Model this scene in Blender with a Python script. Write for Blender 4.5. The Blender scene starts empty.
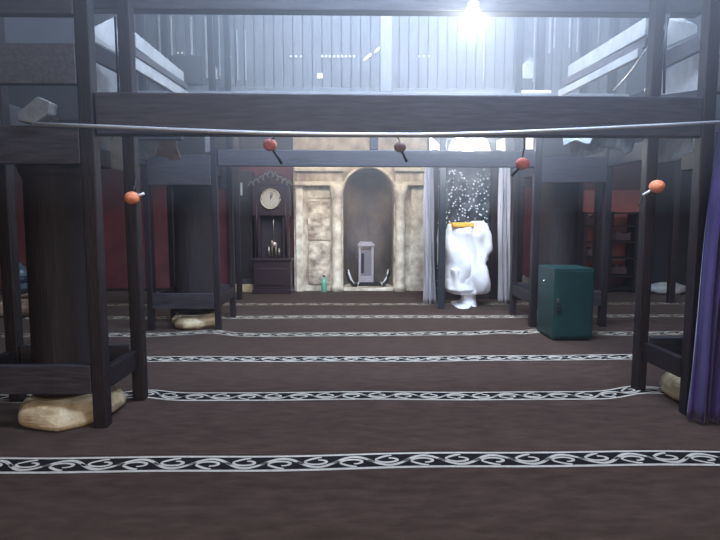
import bpy, bmesh, math, random
from mathutils import Vector, Matrix, noise
random.seed(7)
C = bpy.context.scene
PI = math.pi

# ------------------------------------------------------------ camera
F_PX = 540.0
PITCH = math.atan(52 / F_PX)
YAW = math.radians(1.0)
H = 1.48
cam_d = bpy.data.cameras.new('camera')
cam = bpy.data.objects.new('camera', cam_d)
C.collection.objects.link(cam)
cam.location = (0, 0, H)
cam.rotation_euler = (PI / 2 - PITCH, 0, -YAW)
cam_d.sensor_width = 36
cam_d.lens = 36 * F_PX / 720
cam_d.clip_start = 0.05
C.camera = cam

# ------------------------------------------------------------ world, haze, lights
w = bpy.data.worlds.new('world')
C.world = w
w.use_nodes = True
wn = w.node_tree
bg = wn.nodes['Background']
bg.inputs[0].default_value = (0.35, 0.42, 0.62, 1)
bg.inputs[1].default_value = 0.18
VOL = wn.nodes.new('ShaderNodeVolumeScatter')
VOL.inputs['Color'].default_value = (0.80, 0.88, 1.0, 1)
VOL.inputs['Density'].default_value = 0.020
VOL.inputs['Anisotropy'].default_value = 0.45
wn.links.new(VOL.outputs[0], wn.nodes['World Output'].inputs['Volume'])
# the haze is denser up in the raised roof: density rises with height
geo = wn.nodes.new('ShaderNodeNewGeometry'); sep = wn.nodes.new('ShaderNodeSeparateXYZ'); mr = wn.nodes.new('ShaderNodeMapRange')
wn.links.new(geo.outputs['Position'], sep.inputs[0]); wn.links.new(sep.outputs['Z'], mr.inputs['Value'])
mr.inputs['From Min'].default_value = 1.5; mr.inputs['From Max'].default_value = 3.2
mr.inputs['To Min'].default_value = 0.006; mr.inputs['To Max'].default_value = 0.17
wn.links.new(mr.outputs[0], VOL.inputs['Density'])

def area(name, loc, target, sx, sy, power, col):
    d = bpy.data.lights.new(name, 'AREA')
    d.shape = 'RECTANGLE'; d.size = sx; d.size_y = sy; d.energy = power; d.color = col
    o = bpy.data.objects.new(name, d)
    C.collection.objects.link(o)
    o.location = loc
    o.rotation_euler = (Vector(target) - Vector(loc)).to_track_quat('-Z', 'Y').to_euler()
    return o
# daylight through the raised lantern of the roof
area('roof_lantern_daylight', (0.9, 5.2, 5.5), (0.9, 8.3, 3.4), 3.2, 1.6, 1300, (0.50, 0.68, 1.0))
area('front_haze_fill', (0.9, 2.9, 5.5), (0.8, 4.4, 2.0), 3.0, .8, 620, (0.52, 0.68, 1.0))  # added second light for the front haze and near beam, no opening there
area('back_bay_fill', (0.3, 9.2, 3.2), (0.3, 10.9, 1.3), 5.0, .4, 100, (1.0, 0.93, 0.86))  # added fill that brightens the mihrab wall, no fixture modelled
area('left_aisle_fill', (-6.2, 6.0, 3.2), (-5.5, 11, 1.2), 2.0, 3.0, 32, (1.0, 0.9, 0.9))  # added fill for the back wall of the left aisle, no window there
area('right_aisle_fill', (6.2, 6.0, 3.2), (5.2, 11, 1.2), 2.0, 3.0, 36, (1.0, 0.9, 0.9))  # same kind of added fill on the right side
# daylight through the open entrance behind the camera
area('entrance_daylight', (0.3, -4.5, 2.0), (0.3, 4, 0.2), 5.0, 2.2, 235, (1.0, 0.86, 0.80))

vs = C.view_settings
vs.view_transform = 'Standard'
vs.look = 'None'
vs.gamma = 1
vs.use_curve_mapping = False
vs.exposure = 0.0

# ------------------------------------------------------------ helpers
def ray(px, py):
    x = (px - 360) / F_PX; v = (270 - py) / F_PX
    yy = math.cos(PITCH) + v * math.sin(PITCH)
    zz = -math.sin(PITCH) + v * math.cos(PITCH)
    return Vector((x * math.cos(YAW) + yy * math.sin(YAW), yy * math.cos(YAW) - x * math.sin(YAW), zz))
def P(px, py, Y):
    r = ray(px, py); t = Y / r.y
    return Vector((r.x * t, Y, H + r.z * t))
def X_(px, Y): return P(px, 218, Y).x
def Z_(py, Y): return P(360, py, Y).z

MATS = {}
def mat(name, col, rough=0.6, metal=0.0, emit=None, es=0, spec=0.5, alpha=None, var=0.0, vscale=8, stretch=(1, 1, 1), col2=None, bump=0.0, sheen=0):
    if name in MATS: return MATS[name]
    m = bpy.data.materials.new(name)
    m.use_nodes = True
    nt = m.node_tree
    b = nt.nodes['Principled BSDF']
    b.inputs['Base Color'].default_value = (*col, 1)
    b.inputs['Roughness'].default_value = rough
    b.inputs['Metallic'].default_value = metal
    b.inputs['Specular IOR Level'].default_value = spec
    if sheen: b.inputs['Sheen Weight'].default_value = sheen
    if emit:
        b.inputs['Emission Color'].default_value = (*emit, 1)
        b.inputs['Emission Strength'].default_value = es
    if alpha is not None: b.inputs['Alpha'].default_value = alpha
    if var or col2 or bump:
        tc = nt.nodes.new('ShaderNodeTexCoord')
        mp = nt.nodes.new('ShaderNodeMapping'); mp.inputs['Scale'].default_value = stretch
        nz = nt.nodes.new('ShaderNodeTexNoise'); nz.inputs['Scale'].default_value = vscale
        nz.inputs['Detail'].default_value = 6; nz.inputs['Roughness'].default_value = 0.62
        nt.links.new(tc.outputs['Object'], mp.inputs[0]); nt.links.new(mp.outputs[0], nz.inputs['Vector'])
        if var or col2:
            cr = nt.nodes.new('ShaderNodeValToRGB')
            c2 = col2 or tuple(min(1, c * (1 + var)) for c in col)
            c1 = col if col2 else tuple(c * (1 - var) for c in col)
            cr.color_ramp.elements[0].position = 0.36; cr.color_ramp.elements[0].color = (*c1, 1)
            cr.color_ramp.elements[1].position = 0.66; cr.color_ramp.elements[1].color = (*c2, 1)
            nt.links.new(nz.outputs['Fac'], cr.inputs[0]); nt.links.new(cr.outputs[0], b.inputs['Base Color'])
        if bump:
            bp = nt.nodes.new('ShaderNodeBump'); bp.inputs['Strength'].default_value = bump
            bp.inputs['Distance'].default_value = 0.02
            nt.links.new(nz.outputs['Fac'], bp.inputs['Height']); nt.links.new(bp.outputs[0], b.inputs['Normal'])
    MATS[name] = m
    return m

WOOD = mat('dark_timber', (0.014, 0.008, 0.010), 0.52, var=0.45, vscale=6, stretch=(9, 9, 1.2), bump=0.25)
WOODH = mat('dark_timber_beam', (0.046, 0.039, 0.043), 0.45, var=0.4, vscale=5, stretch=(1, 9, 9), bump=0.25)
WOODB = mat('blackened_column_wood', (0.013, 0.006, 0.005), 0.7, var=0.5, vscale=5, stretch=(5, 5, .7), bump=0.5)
PALE = mat('pale_painted_board', (0.36, 0.35, 0.34), 0.6, var=0.2, vscale=7, stretch=(4, 1, 1), bump=0.2)
BOARD = mat('weathered_board', (0.085, 0.075, 0.078), 0.65, var=0.35, vscale=7, stretch=(6, 1, 6), bump=0.2)
UPPER = mat('upper_plank_wood', (0.17, 0.165, 0.17), 0.55, var=0.3, vscale=6, stretch=(8, 4, 1), bump=0.3)
GAPLIGHT = mat('painted_gap_light', (0.55, 0.55, 0.55), 0.5, var=0.2, vscale=6, stretch=(6, 6, 1))  # pale tone painted in for daylight between the upper planks
CARPET = mat('brown_carpet', (0.032, 0.016, 0.010), 0.98, col2=(0.060, 0.032, 0.022), vscale=5, stretch=(1, 2.6, 1), bump=0.15, sheen=0.1, spec=0.1)
CDARK = mat('carpet_band_ground', (0.012, 0.009, 0.009), 0.98, spec=0.1)
CWHITE = mat('carpet_band_yarn', (0.46, 0.40, 0.32), 0.95, var=0.12, vscale=40, spec=0.1)
STONE = mat('ochre_stone', (0.38, 0.28, 0.15), 0.35, col2=(0.68, 0.54, 0.33), vscale=9, bump=0.35)
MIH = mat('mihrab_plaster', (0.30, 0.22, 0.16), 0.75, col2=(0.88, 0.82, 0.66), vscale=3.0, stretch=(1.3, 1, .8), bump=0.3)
MIHP = mat('mihrab_pilaster_plaster', (0.50, 0.42, 0.32), 0.75, col2=(0.90, 0.85, 0.70), vscale=5, bump=0.3)
MIHS = mat('mihrab_stained_plaster', (0.26, 0.18, 0.14), 0.8, col2=(0.85, 0.76, 0.60), vscale=4, stretch=(1, 1, 1.3), bump=0.3)
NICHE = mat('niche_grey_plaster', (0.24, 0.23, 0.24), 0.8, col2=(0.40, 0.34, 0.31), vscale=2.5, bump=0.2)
RED = mat('maroon_wall', (0.13, 0.032, 0.040), 0.7, var=0.3, vscale=1.5, bump=0.1)
PINKW = mat('salmon_wall_panel', (0.40, 0.14, 0.12), 0.7, var=0.2, vscale=2)
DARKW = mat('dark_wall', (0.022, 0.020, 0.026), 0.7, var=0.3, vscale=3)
CEIL = mat('aisle_ceiling_boards', (0.055, 0.055, 0.065), 0.7, var=0.3, vscale=4, stretch=(6, 1, 1))
PIPE = mat('galvanised_pipe', (0.62, 0.62, 0.62), 0.35, metal=0.55)
GREEN = mat('green_enamel_steel', (0.006, 0.036, 0.034), 0.45, var=0.15, vscale=3)
CHROME = mat('chrome', (0.8, 0.8, 0.82), 0.2, metal=1)
ORANGE = mat('orange_foam', (0.88, 0.27, 0.12), 0.55, var=0.12, vscale=60, bump=0.2)
PINKB = mat('pink_orange_foam', (0.85, 0.25, 0.20), 0.55, var=0.12, vscale=60, bump=0.2)
TANB = mat('faded_orange_foam', (0.36, 0.25, 0.20), 0.6, var=0.12, vscale=60)
BLACK = mat('black_plastic', (0.015, 0.015, 0.018), 0.4)
WHITEP = mat('white_plastic', (0.8, 0.8, 0.8), 0.35)
CLOTH = mat('white_drape_cloth', (0.82, 0.83, 0.85), 0.8, var=0.05, vscale=6, bump=0.25)
YELLOW = mat('yellow_trim_cloth', (0.85, 0.42, 0.06), 0.7, var=0.3, vscale=30)
SHEER = mat('sheer_white_curtain', (0.52, 0.49, 0.50), 0.8, alpha=0.93, var=0.05)
PURPLE = mat('purple_curtain', (0.016, 0.008, 0.06), 0.65, col2=(0.048, 0.018, 0.13), vscale=4, stretch=(4, 4, .5), sheen=0.3)
PLASTIC = mat('plastic_sheeting', (0.55, 0.57, 0.60), 0.35, var=0.3, vscale=5, bump=0.6)
GREYCL = mat('grey_tarpaulin', (0.40, 0.42, 0.42), 0.7, var=0.25, vscale=4, stretch=(4, 1, 1), bump=0.4)
TANCL = mat('tan_tarpaulin', (0.42, 0.27, 0.22), 0.7, var=0.3, vscale=4, bump=0.4)
DIAL = mat('clock_dial', (0.42, 0.40, 0.33), 0.4)
BRASS = mat('aged_brass', (0.42, 0.36, 0.28), 0.35, metal=0.8)
GLASSG = mat('green_bottle_glass', (0.16, 0.42, 0.30), 0.3)
WATER = mat('pale_blue_bottle', (0.10, 0.15, 0.20), 0.25)
LABELB = mat('navy_bottle_label', (0.02, 0.035, 0.10), 0.5)
DAY = mat('daylight_pane', (0.9, 0.9, 0.9), 0.5, emit=(0.86, 0.92, 1.0), es=3.0)
DAYDIM = mat('daylight_gap', (0.6, 0.6, 0.6), 0.5, emit=(0.80, 0.88, 1.0), es=1.2)
BULB = mat('lamp_bulb_lit', (1, 1, 1), 0.5, emit=(0.96, 0.97, 1.0), es=30)
PAPER = mat('white_paper', (0.62, 0.66, 0.72), 0.7)
TAN = mat('tan_woven_mat', (0.10, 0.065, 0.045), 0.8, col2=(0.30, 0.22, 0.15), vscale=9, bump=0.4)
RATTAN = mat('tan_light_cloth', (0.24, 0.20, 0.16), 0.8, var=0.2, vscale=8)

# carved screen with mirror inlay
def sparkle():
    m = bpy.data.materials.new('mirror_inlay_screen'); m.use_nodes = True
    nt = m.node_tree; b = nt.nodes['Principled BSDF']; b.inputs['Roughness'].default_value = 0.3
    tc = nt.nodes.new('ShaderNodeTexCoord')
    vo = nt.nodes.new('ShaderNodeTexVoronoi'); vo.inputs['Scale'].default_value = 17
    r = nt.nodes.new('ShaderNodeValToRGB')
    r.color_ramp.elements[0].position = 0.10; r.color_ramp.elements[0].color = (0.8, 0.85, 0.9, 1)
    r.color_ramp.elements[1].position = 0.34; r.color_ramp.elements[1].color = (0, 0, 0, 1)
    nz = nt.nodes.new('ShaderNodeTexNoise'); nz.inputs['Scale'].default_value = 5; nz.inputs['Detail'].default_value = 8
    r2 = nt.nodes.new('ShaderNodeValToRGB')
    r2.color_ramp.elements[0].position = 0.42; r2.color_ramp.elements[0].color = (0.02, 0.025, 0.03, 1)
    r2.color_ramp.elements[1].position = 0.72; r2.color_ramp.elements[1].color = (0.13, 0.14, 0.15, 1)
    mx = nt.nodes.new('ShaderNodeMixRGB'); mx.blend_type = 'ADD'; mx.inputs[0].default_value = 1
    nt.links.new(tc.outputs['Object'], vo.inputs['Vector']); nt.links.new(tc.outputs['Object'], nz.inputs['Vector'])
    nt.links.new(vo.outputs['Distance'], r.inputs[0]); nt.links.new(nz.outputs['Fac'], r2.inputs[0])
    nt.links.new(r.outputs[0], mx.inputs[1]); nt.links.new(r2.outputs[0], mx.inputs[2])
    nt.links.new(mx.outputs[0], b.inputs['Base Color'])
    return m
SPARK = sparkle()

def tag(o, label=None, cat=None, group=None, kind=None):
    if label: o['label'] = label
    if cat: o['category'] = cat
    if group: o['group'] = group
    if kind: o['kind'] = kind
    return o
def empty(name, loc, label, cat, group=None):
    o = bpy.data.objects.new(name, None); C.collection.objects.link(o)
    o.location = loc; o.empty_display_size = 0.1
    return tag(o, label, cat, group)

class MB:
    def __init__(s): s.bm = bmesh.new(); s.mi = 0
    def face(s, vs_):
        try:
            f = s.bm.faces.new(vs_); f.material_index = s.mi; return f
        except ValueError: return None
    def box(s, x0, x1, y0, y1, z0, z1):
        v = [s.bm.verts.new((x, y, z)) for z in (z0, z1) for x, y in ((x0, y0), (x1, y0), (x1, y1), (x0, y1))]
        for q in ((3, 2, 1, 0), (4, 5, 6, 7), (0, 1, 5, 4), (1, 2, 6, 5), (2, 3, 7, 6), (3, 0, 4, 7)):
            s.face([v[i] for i in q])
        return s
    def beam(s, a, b, w_, h_, up=(0, 0, 1)):
        a = Vector(a); b = Vector(b); d = (b - a).normalized(); up = Vector(up)
        r = d.cross(up).normalized(); u = r.cross(d).normalized()
        v = []
        for p in (a, b):
            for i, j in ((-1, -1), (1, -1), (1, 1), (-1, 1)):
                v.append(s.bm.verts.new(p + r * (i * w_ / 2) + u * (j * h_ / 2)))
        for q in ((0, 1, 2, 3), (7, 6, 5, 4), (0, 4, 5, 1), (1, 5, 6, 2), (2, 6, 7, 3), (3, 7, 4, 0)):
            s.face([v[i] for i in q])
        return s
    def tube(s, pts, r, n=10, caps=True):
        pts = [Vector(p) for p in pts]; rings = []
        for i, p in enumerate(pts):
            d = (pts[min(i + 1, len(pts) - 1)] - pts[max(i - 1, 0)]).normalized()
            a = Vector((0, 0, 1)) if abs(d.z) < 0.9 else Vector((1, 0, 0))
            u = d.cross(a).normalized(); v = d.cross(u)
            rr = r[i] if isinstance(r, (list, tuple)) else r
            rings.append([s.bm.verts.new(p + (u * math.cos(t) + v * math.sin(t)) * rr) for t in [2 * PI * k / n for k in range(n)]])
        for a, b in zip(rings, rings[1:]):
            for k in range(n):
                f = s.face([a[k], a[(k + 1) % n], b[(k + 1) % n], b[k]])
                if f: f.smooth = True
        if caps: s.face(rings[0]); s.face(rings[-1][::-1])
        return s
    def lathe(s, prof, c=(0, 0, 0), n=24, sx=1, sy=1, wob=0, seed=0):
        c = Vector(c); rings = []
        for r, z in prof:
            ring = []
            for k in range(n):
                t = 2 * PI * k / n
                q = 1 + (wob * noise.noise(Vector((math.cos(t) * 1.5, math.sin(t) * 1.5, z * 4 + seed))) if wob else 0)
                ring.append(s.bm.verts.new(c + Vector((math.cos(t) * r * sx * q, math.sin(t) * r * sy * q, z))))
            rings.append(ring)
        for a, b in zip(rings, rings[1:]):
            for k in range(n):
                f = s.face([a[k], a[(k + 1) % n], b[(k + 1) % n], b[k]])
                if f: f.smooth = True
        s.face(rings[0][::-1]); s.face(rings[-1])
        return s
    def sphere(s, c, r, n=16, m=10, sc=(1, 1, 1)):
        prof = [(max(1e-4, r * math.sin(PI * i / m)) , -r * math.cos(PI * i / m) * sc[2]) for i in range(m + 1)]
        return s.lathe(prof, c, n, sc[0], sc[1])
    def prism(s, pts, ext):
        """polygon (3D points) pushed along ext"""
        ext = Vector(ext)
        a = [s.bm.verts.new(Vector(p)) for p in pts]; b = [s.bm.verts.new(Vector(p) + ext) for p in pts]
        f1 = s.face(a); f2 = s.face(b[::-1])
        for f in (f1, f2):
            if f: f.normal_update()
        n = len(a)
        for i in range(n): s.face([a[i], b[i], b[(i + 1) % n], a[(i + 1) % n]])
        bmesh.ops.triangulate(s.bm, faces=[f for f in (f1, f2) if f and len(f.verts) > 4])
        return s
    def grid(s, fn, nu, nv, thick=None):
        g = [[s.bm.verts.new(fn(i / nu, j / nv)) for j in range(nv + 1)] for i in range(nu + 1)]
        for i in range(nu):
            for j in range(nv):
                f = s.face([g[i][j], g[i + 1][j], g[i + 1][j + 1], g[i][j + 1]])
                if f: f.smooth = True
        return s
    def build(s, name, m, parent=None, bevel=0, solid=0, recalc=True, origin=None):
        if recalc: bmesh.ops.recalc_face_normals(s.bm, faces=s.bm.faces)
        me = bpy.data.meshes.new(name)
        s.bm.to_mesh(me); s.bm.free()
        for x in (m if isinstance(m, (list, tuple)) else [m]): me.materials.append(x)
        o = bpy.data.objects.new(name, me); C.collection.objects.link(o)
        if parent is not None:
            o.parent = parent
            off = Vector(parent.location) if parent.parent is None else Vector(parent.location) + Vector(parent.parent.location)
            me.transform(Matrix.Translation(-off))
        else:
            if origin is None:
                xs = [v.co for v in me.vertices]
                mn = Vector([min(c[i] for c in xs) for i in range(3)]); mx = Vector([max(c[i] for c in xs) for i in range(3)])
                origin = Vector(((mn.x + mx.x) / 2, (mn.y + mx.y) / 2, mn.z))
            me.transform(Matrix.Translation(-Vector(origin))); o.location = origin
        if solid:
            md = o.modifiers.new('solid', 'SOLIDIFY'); md.thickness = solid; md.offset = 0
        if bevel:
            md = o.modifiers.new('bevel', 'BEVEL'); md.width = bevel; md.segments = 2; md.limit_method = 'ANGLE'
        return o
def struct(name, mb, m, **k): return tag(mb.build(name, m, **k), kind='structure')

# ------------------------------------------------------------ room shell
XL, XR = -1.745, 2.50          # inner sides of the post rows
YW = 11.0                     # back wall
struct('floor', MB().box(-8, 8, -2, 12.2, -0.12, 0), mat('floor_boards', (0.05, 0.035, 0.03), 0.6, var=0.2))
MX0, MX1 = X_(294.5, YW), X_(425, YW)
wb = MB()
wb.box(-8, MX0 - .01, YW, YW + .2, 0, 3.3)
struct('wall_back', wb, RED)
struct('wall_back_right', MB().box(MX1 + .01, X_(648, YW), YW, YW + .2, 0, 3.3), RED)
struct('wall_back_far_right', MB().box(X_(648, YW) + .002, 8, YW, YW + .2, 0, 3.3), DARKW)  # dark colour stands in for the shade of the aisle
struct('wall_left', MB().box(-8.2, -8, -2, 12.2, 0, 3.3), RED)
struct('wall_right', MB().box(8, 8.2, -2, 12.2, 0, 3.3), RED)
c_ = MB(); c_.box(-8, -3.6, -2, YW + .2, 3.3, 3.4); c_.box(4.2, 8, -2, YW + .2, 3.3, 3.4); c_.box(-3.6, 4.2, 8.45, YW + .2, 3.3, 3.4); c_.box(-3.6, 4.2, -2, 2.2, 3.3, 3.4)
struct('ceiling', c_, CEIL)
struct('trim_1', MB().box(-7.9, 7.9, YW - .10, YW - .002, 0.002, .06), mat('dark_skirting', (0.02, 0.015, 0.016), 0.5))
struct('trim_2', MB().box(-7.95, MX0 - .02, YW - .06, YW - .003, 2.72, 3.29), DARKW)
struct('trim_3', MB().box(MX1 + .02, 7.95, YW - .06, YW - .003, 2.72, 3.29), DARKW)
# raised lantern over the middle bay
YU = 8.35
def planks(name, x0, x1, z0, z1, y, n):
    m_ = MB()
    wd = (x1 - x0) / n
    for i in range(n):
        j = random.uniform(-.008, .008)
        m_.box(x0 + i * wd + .006, x0 + (i + 1) * wd - .006, y + j, y + .05 + j, z0, z1)
    return m_
struct('wall_lantern', planks('w', -3.6, 4.2, 3.2, 5.7, YU + .01, 54), UPPER)
struct('wall_lantern_left', MB().box(-3.7, -3.6, 2.2, YU + .1, 3.4, 5.7), CEIL)
struct('wall_lantern_right', MB().box(4.2, 4.3, 2.2, YU + .1, 3.4, 5.7), CEIL)
struct('wall_lantern_front', MB().box(-3.6, 4.2, 2.1, 2.2, 3.4, 5.7), UPPER)
struct('ceiling_lantern', MB().box(-3.7, 4.3, 2.1, YU + .1, 5.7, 5.8), UPPER)

# ------------------------------------------------------------ carpets with scroll bands
def wob(x, k):
    s_ = 0
    if k in (1, 3):
        s_ += 0.16 * math.exp(-((x - XR) / 0.28) ** 2) + 0.11 * math.exp(-((x - XL + .0) / 0.22) ** 2)
    if k == 3: s_ += 0.10 * math.exp(-((x + 1.95) / .35) ** 2) + .10 * math.exp(-((x - 1.9) / .22) ** 2)
    return s_ + 0.018 * math.sin(x * 1.3 + k * 2) + .008 * math.sin(x * 4.1 + k)
def band(k, y0, x0, x1, parent):
    m_ = MB(); W = 0.105; n = 160
    def strip(a, b, z):
        vs_ = []
        for i in range(n + 1):
            x = x0 + (x1 - x0) * i / n; o = y0 + wob(x, k)
            vs_.append((m_.bm.verts.new((x, o + a, z)), m_.bm.verts.new((x, o + b, z))))
        for (a1, b1), (a2, b2) in zip(vs_, vs_[1:]): m_.face([a1, a2, b2, b1])
    m_.mi = 0; strip(-W, W, .0125)
    m_.mi = 1; strip(-W, -W + .026, .0145); strip(W - .022, W, .0145)
    def ribbon(pts, hw):
        vs_ = []
        for i, p in enumerate(pts):
            a = Vector(pts[max(i - 1, 0)]); b = Vector(pts[min(i + 1, len(pts) - 1)])
            d = (b - a).normalized(); nn = Vector((-d.y, d.x))
            h = hw * (0.55 + 0.45 * math.sin(PI * (i + .5) / len(pts)) ** .6) if hw else 0
            q = []
            for sg in (-1, 1):
                r = Vector(p) + nn * h * sg
                q.append(m_.bm.verts.new((r.x, y0 + wob(r.x, k) + r.y, .0145)))
            vs_.append(q)
        for (a1, b1), (a2, b2) in zip(vs_, vs_[1:]): m_.face([a1, a2, b2, b1])
    Lp = 0.43
    seg = 14 if k < 4 else 6
    nper = int((x1 - x0) / Lp)
    vn = nper * 2 * seg
    ribbon([(x0 + nper * Lp * t / vn, .050 * math.sin(2 * PI * nper * t / vn)) for t in range(vn + 1)], 0.0001) if False else None
    for j in range(nper * 2):
        sg = 1 if j % 2 == 0 else -1
        xa = x0 + j * Lp / 2
        # one lobe of the vine, thick in its middle, ends running on past the middle line
        ribbon([(xa - .02 + (Lp / 2 + .04) * t, sg * .060 * math.sin(PI * (t * 1.16 - .08))) for t in [q / seg for q in range(seg + 1)]], .0135)
        # tendril that leaves the lobe and curls inside it
        cx, cy = xa + Lp * .25, sg * -.012
        ribbon([(cx + (.082 - .050 * t) * math.cos(3.3 - 4.9 * t), cy + sg * (.046 - .026 * t) * math.sin(3.3 - 4.9 * t)) for t in [q / seg for q in range(seg + 1)]], .0105)
        ribbon([(xa + Lp * .06 + .10 * t, -sg * (.020 + .048 * math.sin(PI * .5 * t))) for t in [q / 6 for q in range(7)]], .011)
    return m_.build('border_band', [CDARK, CWHITE], parent, recalc=False)
cl = ['nearest the camera', 'second row, its band meeting the near posts', 'third row',
      'fourth row, with the green cabinet', 'fifth row, behind the green cabinet', 'sixth and last row']
Y0, DY = 3.14, 1.20
edges = [-1.5] + [Y0 + DY * k + .13 for k in range(6)]
for k in range(6):
    a, b = edges[k], edges[k + 1]
    n = 80
    m_ = MB(); top = []
    for i in range(n + 1):
        x = -7.5 + 15 * i / n
        wa = wob(x, k - 1) if k else 0; wbx = wob(x, k)
        top.append([m_.bm.verts.new((x, a + wa + .003, .001)), m_.bm.verts.new((x, b + wbx, .001)), m_.bm.verts.new((x, b + wbx, .012)), m_.bm.verts.new((x, a + wa + .003, .012))])
    for p, q in zip(top, top[1:]):
        for e in range(4): m_.face([p[e], q[e], q[(e + 1) % 4], p[(e + 1) % 4]])
    m_.face(top[0]); m_.face(top[-1][::-1])
    r = empty('prayer_carpet', (0, (a + b) / 2, 0), 'brown prayer carpet with a white scroll border, ' + cl[k], 'carpet', 'prayer carpets in rows')
    m_.build('carpet_pile', CARPET, r)
    band(k, Y0 + DY * k, -7.4, 7.4, r)
m_ = MB().box(-7.5, 7.5, edges[6] + .04, YW - .12, .001, .011)
tag(m_.build('carpet', CARPET), 'plain brown carpet strip along the foot of the mihrab wall', 'carpet')

# ------------------------------------------------------------ columns inside timber cages
def column(cx, cy, r, zt, lab, grp='round wooden columns'):
    o = empty('wooden_column', (cx, cy, .20), lab, 'column', grp)
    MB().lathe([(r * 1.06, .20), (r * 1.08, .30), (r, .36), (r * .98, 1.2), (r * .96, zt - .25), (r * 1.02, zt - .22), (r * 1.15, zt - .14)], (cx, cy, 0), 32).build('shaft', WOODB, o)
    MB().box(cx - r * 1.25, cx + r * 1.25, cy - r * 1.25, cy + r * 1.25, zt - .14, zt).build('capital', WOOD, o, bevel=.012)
    return o
def stone(cx, cy, r, h, lab, seed, sx=1.0):
    m_ = MB().lathe([(r * .90, .013), (r * 1.0, .05), (r * .98, h * .6), (r * .84, h * .93), (r * .70, h)], (cx, cy, 0), 14, sx, 1, wob=.26, seed=seed)
    for f in m_.bm.faces: f.smooth = False
    tag(m_.build('stone_base', STONE, bevel=.02), lab, 'stone base', 'ochre stone bases under the columns')
def cage(x_in, x_out, y0, y1, zt, lab, tw=.115, low=(.26, .46), boards=((1.84, 2.09), (2.36, 2.62), (2.80, 3.2)), dx2=0):
    r = empty('timber_cage', ((x_in + x_out) / 2, (y0 + y1) / 2, 0), lab, 'timber frame', 'timber cages round the columns')
    for x in (x_in, x_out):
        for y in (y0, y1):
            q_ = dx2 if y == y1 and x == x_in else 0
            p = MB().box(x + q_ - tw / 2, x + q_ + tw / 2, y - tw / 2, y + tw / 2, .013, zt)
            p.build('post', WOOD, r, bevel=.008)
    sg = 1 if x_in > x_out else -1
    for y in (y0, y1):
        for z0, z1 in ([low] + list(boards) if (y == y0 or zt > 4) else [low]):
            xa, xb = sorted((x_in - sg * tw / 2, x_out + sg * tw / 2))
            dy = -.018 if y == y0 else .018
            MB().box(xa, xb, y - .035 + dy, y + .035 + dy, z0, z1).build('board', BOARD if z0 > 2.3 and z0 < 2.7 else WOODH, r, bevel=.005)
    for x in (x_in, x_out):
        q_ = dx2 / 2 if x == x_in else 0
        MB().box(x + q_ - .03, x + q_ + .03, y0 + tw / 2, y1 - tw / 2, low[0] + .02, low[1] - .03).build('side_rail', WOOD, r, bevel=.005)
    return r
ZC = 3.0
column(-2.14, 4.02, .225, 2.0, 'thick round dark wooden column at the left, nearest the camera')
stone(-2.09, 3.98, .36, .19, 'large pale ochre stone base under the near left column', 3.1)
cage(XL - .012, -2.70, 3.74, 4.31, 3.6, 'near left dark timber cage of posts and boards round the thick column', .095, dx2=.045)
column(2.96, 4.2, .20, 2.0, 'round dark wooden column at the right edge behind the purple curtain')
stone(2.90, 4.2, .36, .20, 'ochre stone base just showing behind the near right post', 8.3)
cage(XR + .035, 3.40, 3.90, 4.50, 3.6, 'near right dark timber cage of posts beside the purple curtain', .09, dx2=-.055)
column(-2.16, 7.52, .27, 2.2, 'round dark wooden column farther back on the left, on a small pale stone')
stone(-2.10, 7.38, .36, .17, 'small pale stone base under the far left column', 5.5)
cage(XL, -2.62, 7.05, 7.95, 4.9, 'far left timber cage of slim posts round a dark column', .075, (.30, .50), ((1.90, 2.28),))
column(2.92, 7.65, .30, 2.2, 'round dark wooden column directly behind the green cabinet')
stone(2.9, 7.6, .36, .16, 'pale stone base hidden behind the green cabinet', 1.5)
cage(XR - .03, 3.42, 7.2, 8.1, 4.9, 'far right timber cage of slim posts behind the green cabinet', .09, (.30, .50), ((1.95, 2.28),))

# ------------------------------------------------------------ beams
G = 'dark beams spanning the middle bay'
def tbeam(name, a, b, w_, h_, m, lab, grp=G, bev=.01):
    return tag(MB().beam(a, b, w_, h_).build(name, m, bevel=bev), lab, 'beam', grp)
def XI(x, s): return x + s * (.04 if s > 0 else -.0)
yb0 = 3.74
tbeam('tie_beam', (XI(XL, 1), 3.76, 2.175), (XI(XR, -1), 3.92, 2.195), .09, .28, WOODH, 'wide dark beam right behind the pale metal pipe, spanning the near posts')
tbeam('tie_beam', (XI(XL, 1), 7.1, 2.25), (XI(XR, -1), 7.22, 2.25), .10, .21, WOODH, 'long dark beam crossing in front of the top of the mihrab arch')
tbeam('tie_beam', (XL - .3, 4.44, 3.21), (XR + .4, 4.62, 3.27), .12, .24, WOODH, 'topmost dark beam along the upper edge of the picture')
tbeam('tie_beam', (-2.9, 7.0, 2.96), (3.6, 7.15, 2.98), .10, .20, UPPER, 'hazy upper beam below the plank wall of the raised roof')
tbeam('tie_beam', (-2.9, 7.96 + .12, 3.33), (3.6, 8.1 + .12, 3.33), .06, .10, UPPER, 'thin rail along the foot of the hazy upper plank wall')
xm = X_(374, 7.1)
tag(MB().box(xm - .055, xm + .055, 7.11, 7.21, 2.355, 2.865).build('short_post', WOODH, bevel=.008), 'short upright block between the two far beams, above the mihrab arch', 'post')
xm = X_(385, 7.1)
tag(MB().box(xm - .075, xm + .075, 7.05, 7.17, 3.075, 4.9).build('king_post', UPPER, bevel=.01), 'single upright post standing in the middle above the far beam', 'post')
tbeam('side_beam', (-2.72, 3.8, 2.26), (-2.62, 7.9, 2.26), .08, .22, WOODH, 'long dark beam running back along the left side of the bay', 'side beams of the bay')
tbeam('side_beam', (3.42, 3.9, 2.26), (3.44, 8.1, 2.26), .08, .22, WOODH, 'long dark beam running back along the right side of the bay', 'side beams of the bay')

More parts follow.
